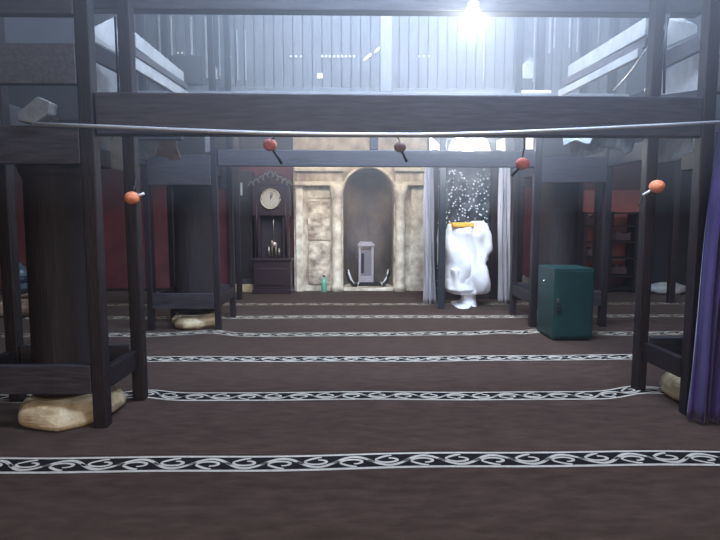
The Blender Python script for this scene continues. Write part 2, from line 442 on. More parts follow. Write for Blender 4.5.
# long side boards below the raised roof
def sideboard(sgn, x, z_, y0, y1, h_, w_, m, lab):
    tag(MB().beam((x, y0, z_), (x, y1, z_), w_, h_).build('side_board', m, bevel=.006), lab, 'board', 'long boards along the sides of the raised roof')
def pxboard(pa, ya, pb, yb, h_, w_, m, lab):
    a = P(pa[0], pa[1], ya); b = P(pb[0], pb[1], yb)
    tag(MB().beam(a, b, w_, h_).build('side_board', m, bevel=.006), lab, 'board', 'long boards along the sides of the raised roof')
pxboard((133, 40), 4.9, (182, 78), 6.7, .13, .05, PALE, 'upper pale board slanting back on the left towards the plank wall')
pxboard((133, 52), 4.92, (186, 87), 6.75, .07, .05, BOARD, 'brown board slanting between the two pale boards on the left')
pxboard((133, 63), 4.94, (186, 96), 6.8, .11, .05, PALE, 'lower pale board slanting down behind the left post')
pxboard((648, 26), 4.9, (570, 72), 6.7, .15, .05, PALE, 'upper pale board wrapped in plastic slanting down on the right')
pxboard((648, 42), 4.92, (566, 82), 6.75, .08, .05, BOARD, 'brown board slanting between the two pale boards on the right')
pxboard((640, 53), 4.94, (560, 94), 6.8, .08, .05, PALE, 'lower pale board slanting down behind the right post')
def panel(pts, m, name, lab, cat, ext=(0, .03, 0), grp=None):
    return tag(MB().prism([P(a, b, y) for a, b, y in pts], ext).build(name, m), lab, cat, grp)
gp = 'pale panels of the sloping side ceilings'
panel([(88, 30, 4.7), (114, 17, 5.0), (124, 17, 5.0), (124, 57, 5.0), (88, 38, 4.7)], PALE, 'ceiling_panel', 'pale pointed panel between the two left posts, upper one', 'panel', grp=gp)
panel([(88, 59, 4.7), (125, 77, 5.0), (128, 100, 5.0), (88, 100, 4.7)], PALE, 'ceiling_panel', 'pale panel between the two left posts, lower one above the wide beam', 'panel', grp=gp)
panel([(654, 17, 5.0), (672, 13, 5.0), (697, 25, 4.7), (697, 33, 4.7), (654, 52, 5.0)], PALE, 'ceiling_panel', 'pale pointed panel between the two right posts, upper one', 'panel', grp=gp)
panel([(654, 78, 5.0), (698, 54, 4.7), (698, 90, 4.7), (654, 96, 5.0)], PALE, 'ceiling_panel', 'pale panel between the two right posts, lower one above the wide beam', 'panel', grp=gp)
tbeam('slanting_beam', P(84, 47, 4.62), P(132, 72, 4.85), .05, .14, WOODH, 'short dark slanting beam crossing between the pale left panels', 'slanting beams')
tbeam('slanting_beam', P(700, 43, 4.62), P(652, 66, 4.85), .05, .14, WOODH, 'short dark slanting beam crossing between the pale right panels', 'slanting beams')

# pale strips whose colour stands for daylight through gaps in the upper planks
gs = 'painted daylight streaks of the upper plank wall'
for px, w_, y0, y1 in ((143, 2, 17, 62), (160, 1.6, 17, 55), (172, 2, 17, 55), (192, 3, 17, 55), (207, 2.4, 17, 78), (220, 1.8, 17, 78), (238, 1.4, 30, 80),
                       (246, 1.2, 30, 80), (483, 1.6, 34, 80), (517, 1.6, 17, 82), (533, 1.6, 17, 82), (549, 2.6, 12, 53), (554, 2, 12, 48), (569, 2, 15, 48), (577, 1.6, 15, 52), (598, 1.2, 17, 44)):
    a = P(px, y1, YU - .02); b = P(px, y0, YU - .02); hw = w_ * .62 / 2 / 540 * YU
    tag(MB().box(a.x - hw, a.x + hw, YU - .035, YU - .005, a.z, b.z).build('gap_light_streak', GAPLIGHT), 'thin upright painted daylight slat on the upper plank wall, ' + ('left' if px < 360 else 'right') + ' of the middle post', 'streak', gs + (' at left' if px < 360 else ' at right'))
# small daylight holes
gh = 'small daylight holes in the upper plank wall'
def hole(px, py, w_=2, h_=1.6, Y=YU - .02, m=DAYDIM, lab='tiny bright daylight hole in the hazy upper plank wall', g=gh):
    a = P(px, py, Y); hw = w_ / 1080 * Y; hh = h_ / 1080 * Y
    tag(MB().box(a.x - hw, a.x + hw, Y - .012, Y, a.z - hh, a.z + hh).build('daylight_hole', m), lab, 'opening', g)
for px in (291, 296, 301): hole(px, 56.5, lab='one of three tiny daylight holes left of the long dotted row', g='three daylight holes')
for px in (322, 326, 330, 334, 338, 342, 346, 350, 354): hole(px, 56.5, lab='tiny daylight hole in the long dotted row left of the middle post', g='long row of daylight holes')
for px in (419, 424, 429): hole(px, 56.5, lab='tiny daylight hole in the short row right of the middle post', g='short row of daylight holes')
for px in (225, 230): hole(px, 57, 1.6, 1.4, lab='one of a pair of tiny daylight holes beside the far left post', g='pair of daylight holes by the post')
for px in (178, 182): hole(px, 53, 1.4, 1.4, lab='one of a pair of tiny daylight holes above the pinkish board', g='pair of daylight holes at far left')
hole(320, 76, 5, 4, m=DAY, lab='round bright daylight hole low on the upper plank wall', g=None)
a = P(364, 60, YU - .0); b = P(371, 54, YU - .06)
tag(MB().beam(a, b, .02, .025).build('daylight_slit', DAY), 'lower of two bright slanting slits beside the middle post', 'opening')
a = P(375, 52, YU - .0); b = P(379, 48, YU - .06)
tag(MB().beam(a, b, .02, .025).build('daylight_slit', DAY), 'upper of two bright slanting slits beside the middle post', 'opening')
panel([(209, 62, 7.6), (217, 68, 7.6), (217, 79, 7.6), (209, 79, 7.6)], PALE, 'board_offcut', 'small pale pointed board beside the far left post', 'board')
panel([(523, 64, 7.6), (533, 56, 7.6), (533, 78, 7.6), (523, 78, 7.6)], PALE, 'board_offcut', 'small pale pointed board beside the far right post', 'board')
tag(MB().beam((P(522, 92, 7.1).x, 7.1, 3.095), (P(551, 92, 7.1).x, 7.12, 3.10), .04, .035).build('white_batten', WHITEP), 'short white batten lying on the beam at the right', 'batten')
tag(MB().box(X_(170, 8.1), X_(205, 8.1), 8.14, 8.2, Z_(84, 8.1), Z_(56, 8.1)).build('gable_board', BOARD), 'pinkish grey board at the lower left of the upper plank wall', 'board')

# lamp under topmost beam
o = empty('ceiling_lamp', P(473, 11, 4.22), 'small bright lamp glowing under the topmost beam', 'lamp')
c = P(473, 11, 4.22)
MB().sphere(c, .035, sc=(1.5, 1, .7)).build('bulb', BULB, o)
MB().lathe([(.03, .02), (.045, .03), (.045, .055), (.02, .07)], c, 16).build('lamp_holder', WHITEP, o)

cl2 = bpy.data.lights.new('ceiling_lamp_light', 'POINT'); cl2.energy = 26; cl2.shadow_soft_size = .05; cl2.color = (.85, .92, 1)
clo = bpy.data.objects.new('ceiling_lamp_light', cl2); C.collection.objects.link(clo); clo.location = c + Vector((0, -.02, -.09))
# wires on the right
def wire(pts, r, lab, m=BLACK):
    tag(MB().tube(pts, r, 6).build('wire', m), lab, 'wire', 'loose wires by the right posts')
def sag(a, b, s_, n=12): return [a.lerp(b, t) - Vector((0, 0, s_ * 4 * t * (1 - t))) for t in [i / n for i in range(n + 1)]]
wire(sag(P(667, 15, 4.45), P(614, 90, 5.6), .05), .010, 'pale wire looping down left from the top of the right post', PIPE)
wire(sag(P(668, 15, 4.40), P(645, 92, 4.8), .03), .008, 'thin wire hanging close behind the right post', PIPE)
wire([P(667, 13, 4.4), P(665, 50, 4.42), P(664, 93, 4.4)], .010, 'dark cable hanging straight down between the right posts')
wire([P(670, 13, 4.4), P(663, 45, 4.42), P(658, 70, 4.4)], .006, 'short dark cable crossing the straight one at right')
wire([P(115, 17, 4.3), P(117, 60, 4.3), P(119, 97, 4.3)], .008, 'dark cable hanging between the two left posts')

# ------------------------------------------------------------ pipe
YP = 3.60
pts = [P(33, 124, YP), P(100, 126.5, YP), P(180, 130, YP + .02), P(260, 133, YP + .03), P(340, 134.5, YP + .04), P(420, 134.8, YP + .06), P(500, 133, YP + .08), P(580, 129.5, YP + .1), P(660, 125.5, YP + .12), P(735, 121.5, YP + .14)]
o = tag(MB().tube(pts, .0135, 12).build('metal_pipe', PIPE), 'long pale metal pipe running across in front of the posts', 'pipe')
pb = MB().prism([P(x, y, 3.66) for x, y in ((18, 121), (17, 113), (37, 96), (50, 102), (48, 114), (34, 124))], (0, .10, 0))
tag(pb.build('end_block', mat('pale_grey_block', (.20, .20, .20), .8, var=.3, vscale=14), bevel=.008), 'pale grey slanted block at the left end of the metal pipe', 'block')

# ------------------------------------------------------------ orange balls
def ball(c, r, m, tip, anchor, lab, rodm):
    c = Vector(c)
    o = empty('foam_ball', c, lab, 'ball', 'foam balls on thin rods')
    MB().sphere(c, r, 20, 14, (1.08, 1, .95)).build('ball', m, o)
    tip = Vector(tip)
    d = (tip - c).normalized()
    MB().tube([c + d * r * .8, tip], .0105, 8).build('rod', rodm, o)
    if anchor is not None:
        a = Vector(anchor)
        t0_ = c + Vector((0, .01, r * .8)) if a.z > c.z + .05 else tip
        MB().tube([t0_, t0_.lerp(a, .5) + Vector((.010, 0, -.006)), a], .005, 6).build('cord', BLACK, o)
    return o
ball(P(132, 198, 4.16), .052, ORANGE, P(144, 193.5, 4.16), P(135, 178, 4.27), 'orange foam ball with a short white tip on the second left post', WHITEP)
ball(P(657, 186.5, 4.36), .056, ORANGE, P(643, 195, 4.40), P(638, 206, 4.44), 'orange foam ball on a pale rod beside the second right post', WHITEP)
ball(P(270, 145, 3.95), .046, PINKB, P(282, 164, 3.95), P(275, 134, 3.83), 'pinkish foam ball hanging under the wide beam, left of the middle', BLACK)
ball(P(522.5, 163.5, 3.98), .046, PINKB, P(512, 176, 3.98), P(524, 134, 3.87), 'pinkish red foam ball hanging before the right white curtain', BLACK)
ball(P(400, 147, 4.0), .042, TANB, P(407, 162, 4.0), P(395, 134, 3.85), 'faded brownish foam ball hanging in front of the mihrab beam', BLACK)

# ------------------------------------------------------------ mihrab
YM = 10.86
def X(px): return X_(px, YM)
def Z(py): return Z_(py, YM)
mi = empty('mihrab', (X(368), YM, 0), 'pale weathered plaster mihrab with a dark round arched niche', 'mihrab')
xa, xb = X(343), X(394)
r_ = (xb - xa) / 2; xc = (xa + xb) / 2; zs = Z(168) - r_; zt = 3.29
def arch(xl, xr, z0, zs_, yy, n=20):
    r2 = (xr - xl) / 2; c2 = (xr + xl) / 2
    return [(xl, yy, z0)] + [(c2 - r2 * math.cos(PI * i / n), yy, zs_ + r2 * math.sin(PI * i / n)) for i in range(n + 1)] + [(xr, yy, z0)]
ap = arch(xa, xb, .0, zs, YM)
out = [(MX0, YM, 0)] + ap + [(MX1, YM, 0), (MX1, YM, zt), (MX0, YM, zt)]
MB().prism(out, (0, .34, 0)).build('facade', MIH, mi)
# niche: curved inside
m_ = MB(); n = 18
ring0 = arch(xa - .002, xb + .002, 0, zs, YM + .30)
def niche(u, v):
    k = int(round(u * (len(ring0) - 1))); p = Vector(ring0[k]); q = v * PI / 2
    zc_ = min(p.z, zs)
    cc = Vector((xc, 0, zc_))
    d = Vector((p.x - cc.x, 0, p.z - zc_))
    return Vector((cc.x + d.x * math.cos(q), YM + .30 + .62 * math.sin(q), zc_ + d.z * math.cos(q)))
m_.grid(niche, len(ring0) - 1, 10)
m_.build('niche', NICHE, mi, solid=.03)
# pilasters, columns, capitals, cornice
for a_, b_ in ((296, 303), (398, 404)): 
    MB().box(X(a_), X(b_), YM - .07, YM, 0, Z(186)).build('pilaster', MIHP, mi, bevel=.01)
MB().box(X(411), X(424), YM - .04, YM, 0, Z(170)).build('pilaster', MIHP, mi, bevel=.01)
for cx in (337, 399.5):
    if cx > 390: continue
    x = X(cx)
    MB().lathe([(.13, 0), (.13, .12), (.10, .18), (.095, Z(205)), (.10, Z(198)), (.12, Z(196)), (.12, Z(193)), (.15, Z(186))], (x, YM - .08, 0), 20).build('engaged_column', MIHP, mi)
x = X(400)
MB().lathe([(.13, 0), (.13, .12), (.10, .18), (.095, Z(205)), (.10, Z(198)), (.12, Z(196)), (.12, Z(193)), (.15, Z(186))], (x, YM - .08, 0), 20).build('engaged_column', MIHP, mi)
for xl, xr in ((296, 344), (393, 424)):
    MB().box(X(xl), X(xr), YM - .16, YM, Z(186), Z(182)).build('cornice', MIHP, mi, bevel=.01)
    MB().box(X(xl) + .03, X(xr) - .03, YM - .10, YM, Z(182), Z(172)).build('cornice', MIH, mi, bevel=.01)
    MB().box(X(xl), X(xr), YM - .19, YM, Z(172), Z(168)).build('cornice', MIHP, mi, bevel=.012)
# sunk panels
for xl, xr in ((308, 330),):
    MB().box(X(xl), X(xr), YM - .02, YM, Z(198), Z(190)).build('panel', MIHP, mi, bevel=.006)
    MB().box(X(xl), X(xr), YM - .025, YM, Z(240), Z(201)).build('panel', MIHS, mi, bevel=.008)
    MB().box(X(xl), X(xr), YM - .025, YM, Z(284), Z(243)).build('panel', MIHS, mi, bevel=.008)
# archivolt moulding
ar = []
for i in range(21):
    t = PI * i / 20; ar.append((xc - (r_ + .03) * math.cos(t), YM - .01, zs + (r_ + .03) * math.sin(t)))
MB().tube(ar, .03, 8).build('arch_moulding', MIHP, mi)
MB().box(xa - .02, xb + .02, YM - .06, YM + .85, 0.013, .075).build('niche_sill', MIHP, mi, bevel=.008)

# things in the niche
YN = YM + .25
STND = mat('greyish_lilac_paint', (.40, .37, .39), .5, var=.15, vscale=8)
def XN(px): return X_(px, YN)
def ZN(py): return Z_(py, YN)
o = empty('display_stand', (XN(366), YN, .077), 'narrow pale framed stand with a dark glass front inside the niche', 'stand')
s0, s1, zb, zt2 = XN(358.5), XN(373.5), .077, ZN(246)
for x in (s0, s1 - .045): MB().box(x, x + .045, YN - .10, YN + .10, zb, zt2).build('upright', STND, o, bevel=.004)
MB().box(s0 - .02, s1 + .02, YN - .12, YN + .12, zt2, zt2 + .05).build('top', STND, o, bevel=.006)
MB().box(s0 + .02, s1 - .02, YN - .06, YN + .06, zt2 + .05, zt2 + .09).build('crest', STND, o, bevel=.006)
MB().box(s0 + .045, s1 - .045, YN - .095, YN + .095, zb, zb + .22).build('base', STND, o, bevel=.004)
MB().box(s0 + .045, s1 - .045, YN - .095, YN + .09, zb + .22, ZN(250)).build('back_panel', mat('stand_grey_panel', (.20, .19, .20), .5), o)
MB().box(s0 + .055, s0 + .11, YN - .102, YN - .095, zb + .28, ZN(253)).build('glass_strip', mat('dark_glass', (.03, .035, .045), .15), o)
o = empty('low_tray', (XN(370), YM + .0, .077), 'low dark tray with a pale rim in front of the niche stand', 'tray')
yt = YM - .0
t0, t1 = X_(357, yt), X_(383, yt)
MB().prism([(t0 + .02, yt + .02, .078), (t1 - .02, yt + .02, .078), (t1 - .05, yt + .02, .18), (t0 + .05, yt + .02, .18)], (0, .05, 0)).build('tray_panel', BLACK, o)
MB().tube([(t0 + .04, yt + .0, .19), (t0, yt, .092), (t1, yt, .092), (t1 - .04, yt + .0, .19)], .012, 8).build('rim', MIHP, o)
def fan(px, sgn, lab):
    o_ = empty('curved_bracket', (X_(px, YM + .08), YM + .08, .077), lab, 'bracket', 'curved pieces in the mihrab niche')
    pts_ = [P(px + sgn * a_, b_, YM + .08) for a_, b_ in ((-5, 285.5), (0, 284.5), (3.5, 280), (5.5, 274), (6, 270))]
    MB().tube(pts_, [.03, .045, .045, .035, .015], 10).build('curved_body', BLACK, o_)
    MB().tube([p + Vector((-sgn * .03, -.02, .012)) for p in pts_[1:]], [.012, .020, .018, .008], 8).build('pale_edge', WHITEP, o_)
fan(383.5, 1, 'black and white curved piece at the right side of the niche')
fan(353, -1, 'black and white curved piece at the left side of the niche')
b0 = P(324, 291, YM - .22)
o = empty('green_bottle', (b0.x, b0.y, .012), 'small green bottle on the floor at the foot of the mihrab', 'bottle')
MB().lathe([(.055, .012), (.06, .03), (.06, .20), (.05, .25), (.022, .29), (.02, .32)], (b0.x, b0.y, 0), 16).build('bottle_body', GLASSG, o)
MB().lathe([(.024, .32), (.024, .35)], (b0.x, b0.y, 0), 12).build('cap', GREEN, o)

# ------------------------------------------------------------ wall pieces left of the mihrab
o = empty('wooden_cupboard', (X_(241, YW), YW - .12, 0.012), 'tall dark wooden cupboard left of the clock on a pale plinth', 'cupboard')
x0, x1 = X_(231, YW - .2), X_(253, YW - .2)
MB().box(x0, x1, YW - .30, YW - .02, .17, Z_(172, YW)).build('body', WOODH, o, bevel=.01)
MB().box(x0 + .04, x1 - .04, YW - .32, YW - .30, .30, Z_(202, YW)).build('door', WOOD, o, bevel=.006)
MB().box(x0 - .01, x1 + .01, YW - .33, YW - .01, .012, .17).build('plinth', STONE, o, bevel=.01)
a = P(239.5, 189, YW - .34)
tag(MB().box(a.x - .055, a.x + .055, YW - .335, YW - .322, a.z - .12, a.z + .12).build('notice_sheet', PAPER), 'small white upright sheet on the front of the dark cupboard', 'notice')
# clock
YK = 10.62
def XK(px): return X_(px, YK)
def ZK(py): return Z_(py, YK)
k = empty('grandfather_clock', (XK(276), YK, .012), 'tall dark grandfather clock with a round pale dial left of the mihrab', 'clock')
CK = mat('clock_dark_wood', (0.028, 0.014, 0.020), 0.35, var=.3, vscale=5, stretch=(6, 6, 1))
x0, x1 = XK(254), XK(291)
MB().box(x0 - .02, x1 + .02, YK - .22, YK + .16, .012, .10).build('plinth', CK, k, bevel=.01)
MB().box(x0, x1, YK - .20, YK + .16, .10, ZK(260)).build('base', CK, k, bevel=.01)
MB().box(x0 + .10, x1 - .10, YK - .22, YK - .20, .18, ZK(267)).build('base_panel', CK, k, bevel=.01)
MB().box(x0 - .03, x1 + .03, YK - .23, YK + .16, ZK(260), ZK(257.5)).build('waist_moulding', CK, k, bevel=.01)
w0, w1 = x0 + .03, x1 - .03
MB().box(w0 + .12, w1 - .12, YK - .02, YK + .14, ZK(257.5), ZK(196)).build('trunk_back', mat('clock_inside', (.02, .012, .018), .6), k)
for a_, b_ in ((w0, w0 + .12), (w1 - .12, w1)): MB().box(a_, b_, YK - .16, YK + .14, ZK(257.5), ZK(196)).build('trunk_side', CK, k, bevel=.008)
for a_ in (w0 + .05, w1 - .05): MB().tube([(a_, YK - .18, ZK(256)), (a_, YK - .18, ZK(222)), (a_, YK - .18, ZK(200))], .022, 10).build('trunk_pillar', CK, k)
MB().box(x0 - .0, x1 + .0, YK - .20, YK + .15, ZK(216), ZK(183)).build('hood', CK, k, bevel=.012)
xc_ = (x0 + x1) / 2
zb_ = ZK(186)
MB().prism([(x0 - .05, YK - .21, zb_), (x1 + .05, YK - .21, zb_), (x1 - .06, YK - .21, ZK(178)), (xc_ + .03, YK - .21, ZK(171)), (xc_ - .03, YK - .21, ZK(171)), (x0 + .06, YK - .21, ZK(178))], (0, .30, 0)).build('pediment', CK, k, bevel=.008)
lm = MB(); LM = mat('pediment_lattice', (.16, .15, .17), .5)
for i in range(9):
    t = i / 8; xx = x0 + .0 + (x1 - x0) * t; hh = (1 - abs(2 * t - 1))
    zt_ = ZK(183) + hh * .21 + .02
    lm.beam((xx, YK - .225, zt_), (xx + .06, YK - .225, zt_ - .09), .02, .022, up=(0, 1, 0)); lm.beam((xx, YK - .225, zt_), (xx - .06, YK - .225, zt_ - .09), .02, .022, up=(0, 1, 0))
lm.build('lattice', LM, k)
dc = P(270.5, 199, YK - .2)
dm = MB(); R = .185
def disc(m__, c, r1, y0_, y1_, n=32):
    a1 = [m__.bm.verts.new((c.x + r1 * math.cos(2 * PI * i / n), y0_, c.z + r1 * math.sin(2 * PI * i / n))) for i in range(n)]
    a2 = [m__.bm.verts.new((c.x + r1 * math.cos(2 * PI * i / n), y1_, c.z + r1 * math.sin(2 * PI * i / n))) for i in range(n)]
    m__.face(a1); m__.face(a2[::-1])
    for i in range(n): m__.face([a1[i], a2[i], a2[(i + 1) % n], a1[(i + 1) % n]])
disc(dm, dc, R, YK - .225, YK - .19); d_ = dm.build('dial', DIAL, k)
rg = [(dc.x + R * math.cos(2 * PI * i / 32), YK - .222, dc.z + R * math.sin(2 * PI * i / 32)) for i in range(33)]
MB().tube(rg, .014, 8).build('dial_rim', BRASS, d_)
hm = MB(); hm.beam((dc.x, YK - .23, dc.z), (dc.x + .05, YK - .23, dc.z + .10), .006, .012); hm.beam((dc.x, YK - .23, dc.z), (dc.x + .02, YK - .23, dc.z + .13), .006, .010)
for i in range(12):
    t = 2 * PI * i / 12; u = Vector((math.cos(t), 0, math.sin(t))); cc = Vector((dc.x, YK - .228, dc.z))
    hm.beam(cc + u * .145, cc + u * .170, .005, .008, up=(0, 1, 0))
hm.build('hands', BLACK, d_)
pc = P(274, 247, YK - .10)
for dx, h0 in ((-.10, 246), (-.035, 240), (.035, 243), (.10, 248)):
    MB().tube([(pc.x + dx, YK - .10, ZK(256)), (pc.x + dx, YK - .10, ZK(h0))], .02, 10).build('weight', BRASS, k)
pm = MB(); pm.tube([(pc.x, YK - .12, ZK(243)), (pc.x, YK - .12, ZK(212))], .008, 6); pm.sphere((pc.x, YK - .12, ZK(244.5)), .06, 14, 8, (1, .35, 1)); pm.build('pendulum', BRASS, k)

# ------------------------------------------------------------ pulpit alcove right of the mihrab
YA = 9.75
al = empty('carved_screen', (X_(467, YA), YA, .012), 'dark carved screen with glittering inlay behind the white draped pulpit', 'screen')
MB().box(X_(436, YA), X_(499, YA), YA + .05, YA + .12, .012, Z_(155, YA)).build('inlay_panel', SPARK, al)
MB().box(X_(490, YA), X_(499, YA), YA - .10, YA + .12, .012, Z_(150, YA)).build('jamb', WOOD, al, bevel=.01)
MB().box(X_(430, YA), X_(437, YA), YA - .10, YA + .12, .012, Z_(150, YA)).build('jamb', WOOD, al, bevel=.01)
MB().box(X_(437, YA), X_(490, YA), YA - .06, YA + .05, .012, .16).build('sill', WOODH, al, bevel=.01)
MB().box(X_(430, YA), X_(499, YA), YA - .10, YA + .12, Z_(160, YA), Z_(155.5, YA)).build('lintel', WOODH, al, bevel=.01)
a = P(441, 300, 8.66)
tag(MB().box(a.x - .055, a.x + .055, 8.62, 8.70, .012, 3.29).build('alcove_post', mat('blue_black_post', (.020, .026, .034), .4), bevel=.01), 'slim blue black post standing in front of the white draped pulpit', 'post')
# lunette windows above the screen
m_ = MB()
def wpane(pts_, name, lab, cat='window'):
    n_ = len(pts_)
    o_ = MB().prism([P(x_, y_, 10.86) for x_, y_ in pts_], (0, .03, 0)).build(name, DAY)
    return o_
tag(MB().box(X_(426, 10.9), X_(545, 10.9), 10.895, 10.935, 2.3, 3.29).build('dark_panel', DARKW), 'dark wall panel around the bright windows above the pulpit', 'panel')
n = 14
lun = [(449, 158)] + [(469.5 - 20.5 * math.cos(PI * i / n), 150 - 17 * math.sin(PI * i / n)) for i in range(n + 1)] + [(490, 158)]
tag(wpane(lun, 'window_1', ''), kind='structure')
tag(wpane([(497, 141), (505, 138), (505, 152), (497, 152)], 'window_2', ''), kind='structure')
tag(wpane([(521, 128), (533, 128), (533, 149), (521, 149)], 'window_3', ''), kind='structure')
tag(wpane([(430, 136), (441, 146), (441, 152), (430, 152)], 'window_4', ''), kind='structure')
a = P(527, 176, YW - .06)
tag(MB().box(a.x - .12, a.x + .12, YW - .05, YW - .005, a.z - .17, a.z + .17).build('notice_board', PAPER, bevel=.005), 'small grey white board on the wall right of the curtain', 'notice')
# pendant lamp by the lunette
lc = P(468, 147, 7.62)
o = empty('pendant_lamp', lc, 'glaring round lamp hanging above the white draped pulpit', 'lamp')
MB().sphere(lc, .085).build('bulb', BULB, o)
MB().lathe([(.05, .07), (.06, .10), (.02, .16)], lc, 16).build('socket', WHITEP, o)
MB().tube([lc + Vector((0, 0, .15)), (lc.x, lc.y - .05, 2.75), (lc.x, 7.14, 2.90)], .006, 6).build('cord', BLACK, o)
pl = bpy.data.lights.new('pendant_light', 'POINT'); pl.energy = 115; pl.shadow_soft_size = .1; pl.color = (0.95, .97, 1)
plo = bpy.data.objects.new('pendant_light', pl); C.collection.objects.link(plo); plo.location = lc + Vector((0, -.14, -.02))

# draped pulpit: rows (py, left px, right px, half depth)
YD = 9.02
def drape(rows, name, m, parent, seed, n=40, amp=.02):
    m_ = MB(); rings = []
    NR = 26
    ys = [r[0] for r in rows]
    for i in range(NR + 1):
        py = ys[0] + (ys[-1] - ys[0]) * i / NR
        for a_, b_ in zip(rows, rows[1:]):
            if a_[0] <= py <= b_[0] + 1e-6: break
        t = (py - a_[0]) / (b_[0] - a_[0] + 1e-9); t = t * t * (3 - 2 * t) if True else t
        L = X_(a_[1] + (b_[1] - a_[1]) * t, YD); Rr = X_(a_[2] + (b_[2] - a_[2]) * t, YD); dp = a_[3] + (b_[3] - a_[3]) * t
        z = max(.0135 + .0001 * i, Z_(py, YD)); cx_ = (L + Rr) / 2; hw = (Rr - L) / 2; ring = []
        for k_ in range(n):
            th = 2 * PI * k_ / n
            ex = .72
            cx2 = math.copysign(abs(math.cos(th)) ** ex, math.cos(th)); sy2 = math.copysign(abs(math.sin(th)) ** ex, math.sin(th))
            x_ = cx_ + hw * cx2; y_ = YD + dp * sy2
            f_ = amp * (math.sin(x_ * 30 + z * 9 + seed) * .6 + noise.noise(Vector((x_ * 5 + seed, y_ * 5, z * 3.2))) * 2.6)
            ring.append(m_.bm.verts.new((x_ + cx2 * f_ * .35, y_ + sy2 * f_, z)))
        rings.append(ring)
    for a_, b_ in zip(rings, rings[1:]):
        for k_ in range(n):
            f = m_.face([a_[k_], a_[(k_ + 1) % n], b_[(k_ + 1) % n], b_[k_]])
            if f: f.smooth = True
    m_.face(rings[0]); m_.face(rings[-1][::-1])
    return m_.build(name, m, parent)
o = empty('draped_pulpit', (X_(467, YD), YD, .012), 'pulpit seat covered in bulging white cloth between white curtains', 'pulpit')
drape([(224, 447, 473, .20), (232, 446, 476, .26), (250, 446, 478, .28), (270, 446, 478, .28), (286, 447, 480, .27), (292.5, 450, 480, .24)], 'cloth_cover', CLOTH, o, 1.0, amp=.035)
drape([(221, 474, 483, .08), (226, 467, 488, .18), (236, 464, 491, .24), (248, 463, 491, .26), (258, 464, 487, .27), (263, 464, 485, .28), (270, 463, 489, .30), (282, 462, 490.5, .30), (290, 464, 490, .28), (293, 468, 488, .22)], 'cloth_bulge', CLOTH, o, 4.0, amp=.04)
drape([(268, 447, 478, .30), (280, 446, 480, .33), (288, 447, 482, .33), (293, 452, 478, .25)], 'cloth_fold', CLOTH, o, 7.7, amp=.05)
drape([(290, 463, 477, .12), (298, 463, 477, .14), (303, 461, 477, .18), (306.5, 457, 477, .24)], 'cloth_foot', CLOTH, o, 2.2, amp=.02)
drape([(303, 459, 472, .30), (305, 455, 470, .38), (306.8, 454, 466, .40)], 'cloth_tail', CLOTH, o, 9.2, amp=.01)
a0, a1 = X_(450, YD), X_(471, YD)
MB().box(a0, a1, YD - .27, YD + .15, Z_(227, YD) , Z_(222.5, YD)).build('yellow_trim', YELLOW, o, bevel=.02)
drape([(229, 438, 441.5, .04), (240, 437.5, 441.5, .06), (246, 438, 441, .05), (265, 438, 440, .04)], 'cloth_edge', CLOTH, o, 5.2, amp=.004)

# curtains
def curtain(x0p, x1p, y0p, y1p, Y, folds, amp, name, m, lab, cat, grp=None, flare=0, zb=None, x0b=None, x1b=None):
    x0_, x1_ = X_(x0p, Y), X_(x1p, Y)
    b0_ = X_(x0b, Y) if x0b else x0_; b1_ = X_(x1b, Y) if x1b else x1_
    z1_ = Z_(y0p, Y); z0_ = zb if zb is not None else Z_(y1p, Y)
    def fn(u, v):
        xa_ = b0_ + (x0_ - b0_) * v; xb_ = b1_ + (x1_ - b1_) * v
        x_ = xa_ + (xb_ - xa_) * u; z_ = z0_ + (z1_ - z0_) * v
        y_ = Y + amp * (math.sin(u * folds * 2 * PI + .6 * math.sin(v * 3)) + .35 * math.sin(u * folds * 4.7 * PI + v * 2)) * (.7 + .5 * (1 - v))
        return Vector((x_ + .01 * math.sin(v * 7 + u * 9), y_, z_))
    o_ = MB().grid(fn, max(24, folds * 14), 24).build(name, m, solid=.006)
    return tag(o_, lab, cat, grp)
gc = 'white curtains either side of the pulpit'
curtain(424, 432, 160, 307, 9.12, 3, .035, 'curtain', SHEER, 'narrow white curtain left of the draped pulpit, next to the mihrab', 'curtain', gc, zb=.02, x0b=424, x1b=437)
curtain(498, 508, 160, 307, 9.12, 3, .04, 'curtain', SHEER, 'white curtain right of the draped pulpit, widening to the floor', 'curtain', gc, zb=.02, x0b=500, x1b=514)
curtain(717, 745, 100, 420, 3.72, 5, .045, 'curtain', PURPLE, 'deep purple blue curtain hanging at the right edge beside the near post', 'curtain', zb=.03, x0b=702, x1b=745)

# ------------------------------------------------------------ right side
# green cabinet
gy0, gy1 = 6.32, 6.88
gx0 = P(552.5, 338, gy0).x; gx1 = P(592, 338, gy0).x
gh_ = Z_(269, gy0)
o = empty('green_cabinet', ((gx0 + gx1) / 2, (gy0 + gy1) / 2, .012), 'dark green metal cabinet standing on the carpet at the right', 'cabinet')
MB().box(gx0, gx1, gy0, gy1, .035, gh_).build('body', GREEN, o, bevel=.008)
MB().box(gx0 + .03, gx1 - .03, gy0 + .03, gy1 - .03, .012, .035).build('foot', BLACK, o)
d_ = MB().box(gx0 + .018, gx1 - .018, gy0 - .016, gy0, .065, gh_ - .03).build('door', GREEN, o, bevel=.005)
hz = P(557, 300, gy0 - .03)
hb = MB(); hb.box(gx0 + .03, gx0 + .055, gy0 - .04, gy0 - .016, hz.z - .035, hz.z + .02); hb.build('handle', CHROME, d_, bevel=.004)
lz = Z_(308, gy0)
lk = MB(); lk.box(gx0 + .025, gx0 + .085, gy0 - .035, gy0 - .016, lz - .04, lz + .02); lk.build('lock_plate', BLACK, d_, bevel=.004)
MB().sphere((gx0 - .006, gy0 + .33, Z_(281, gy0 + .33)), .012, 10, 6).build('side_knob', CHROME, o)
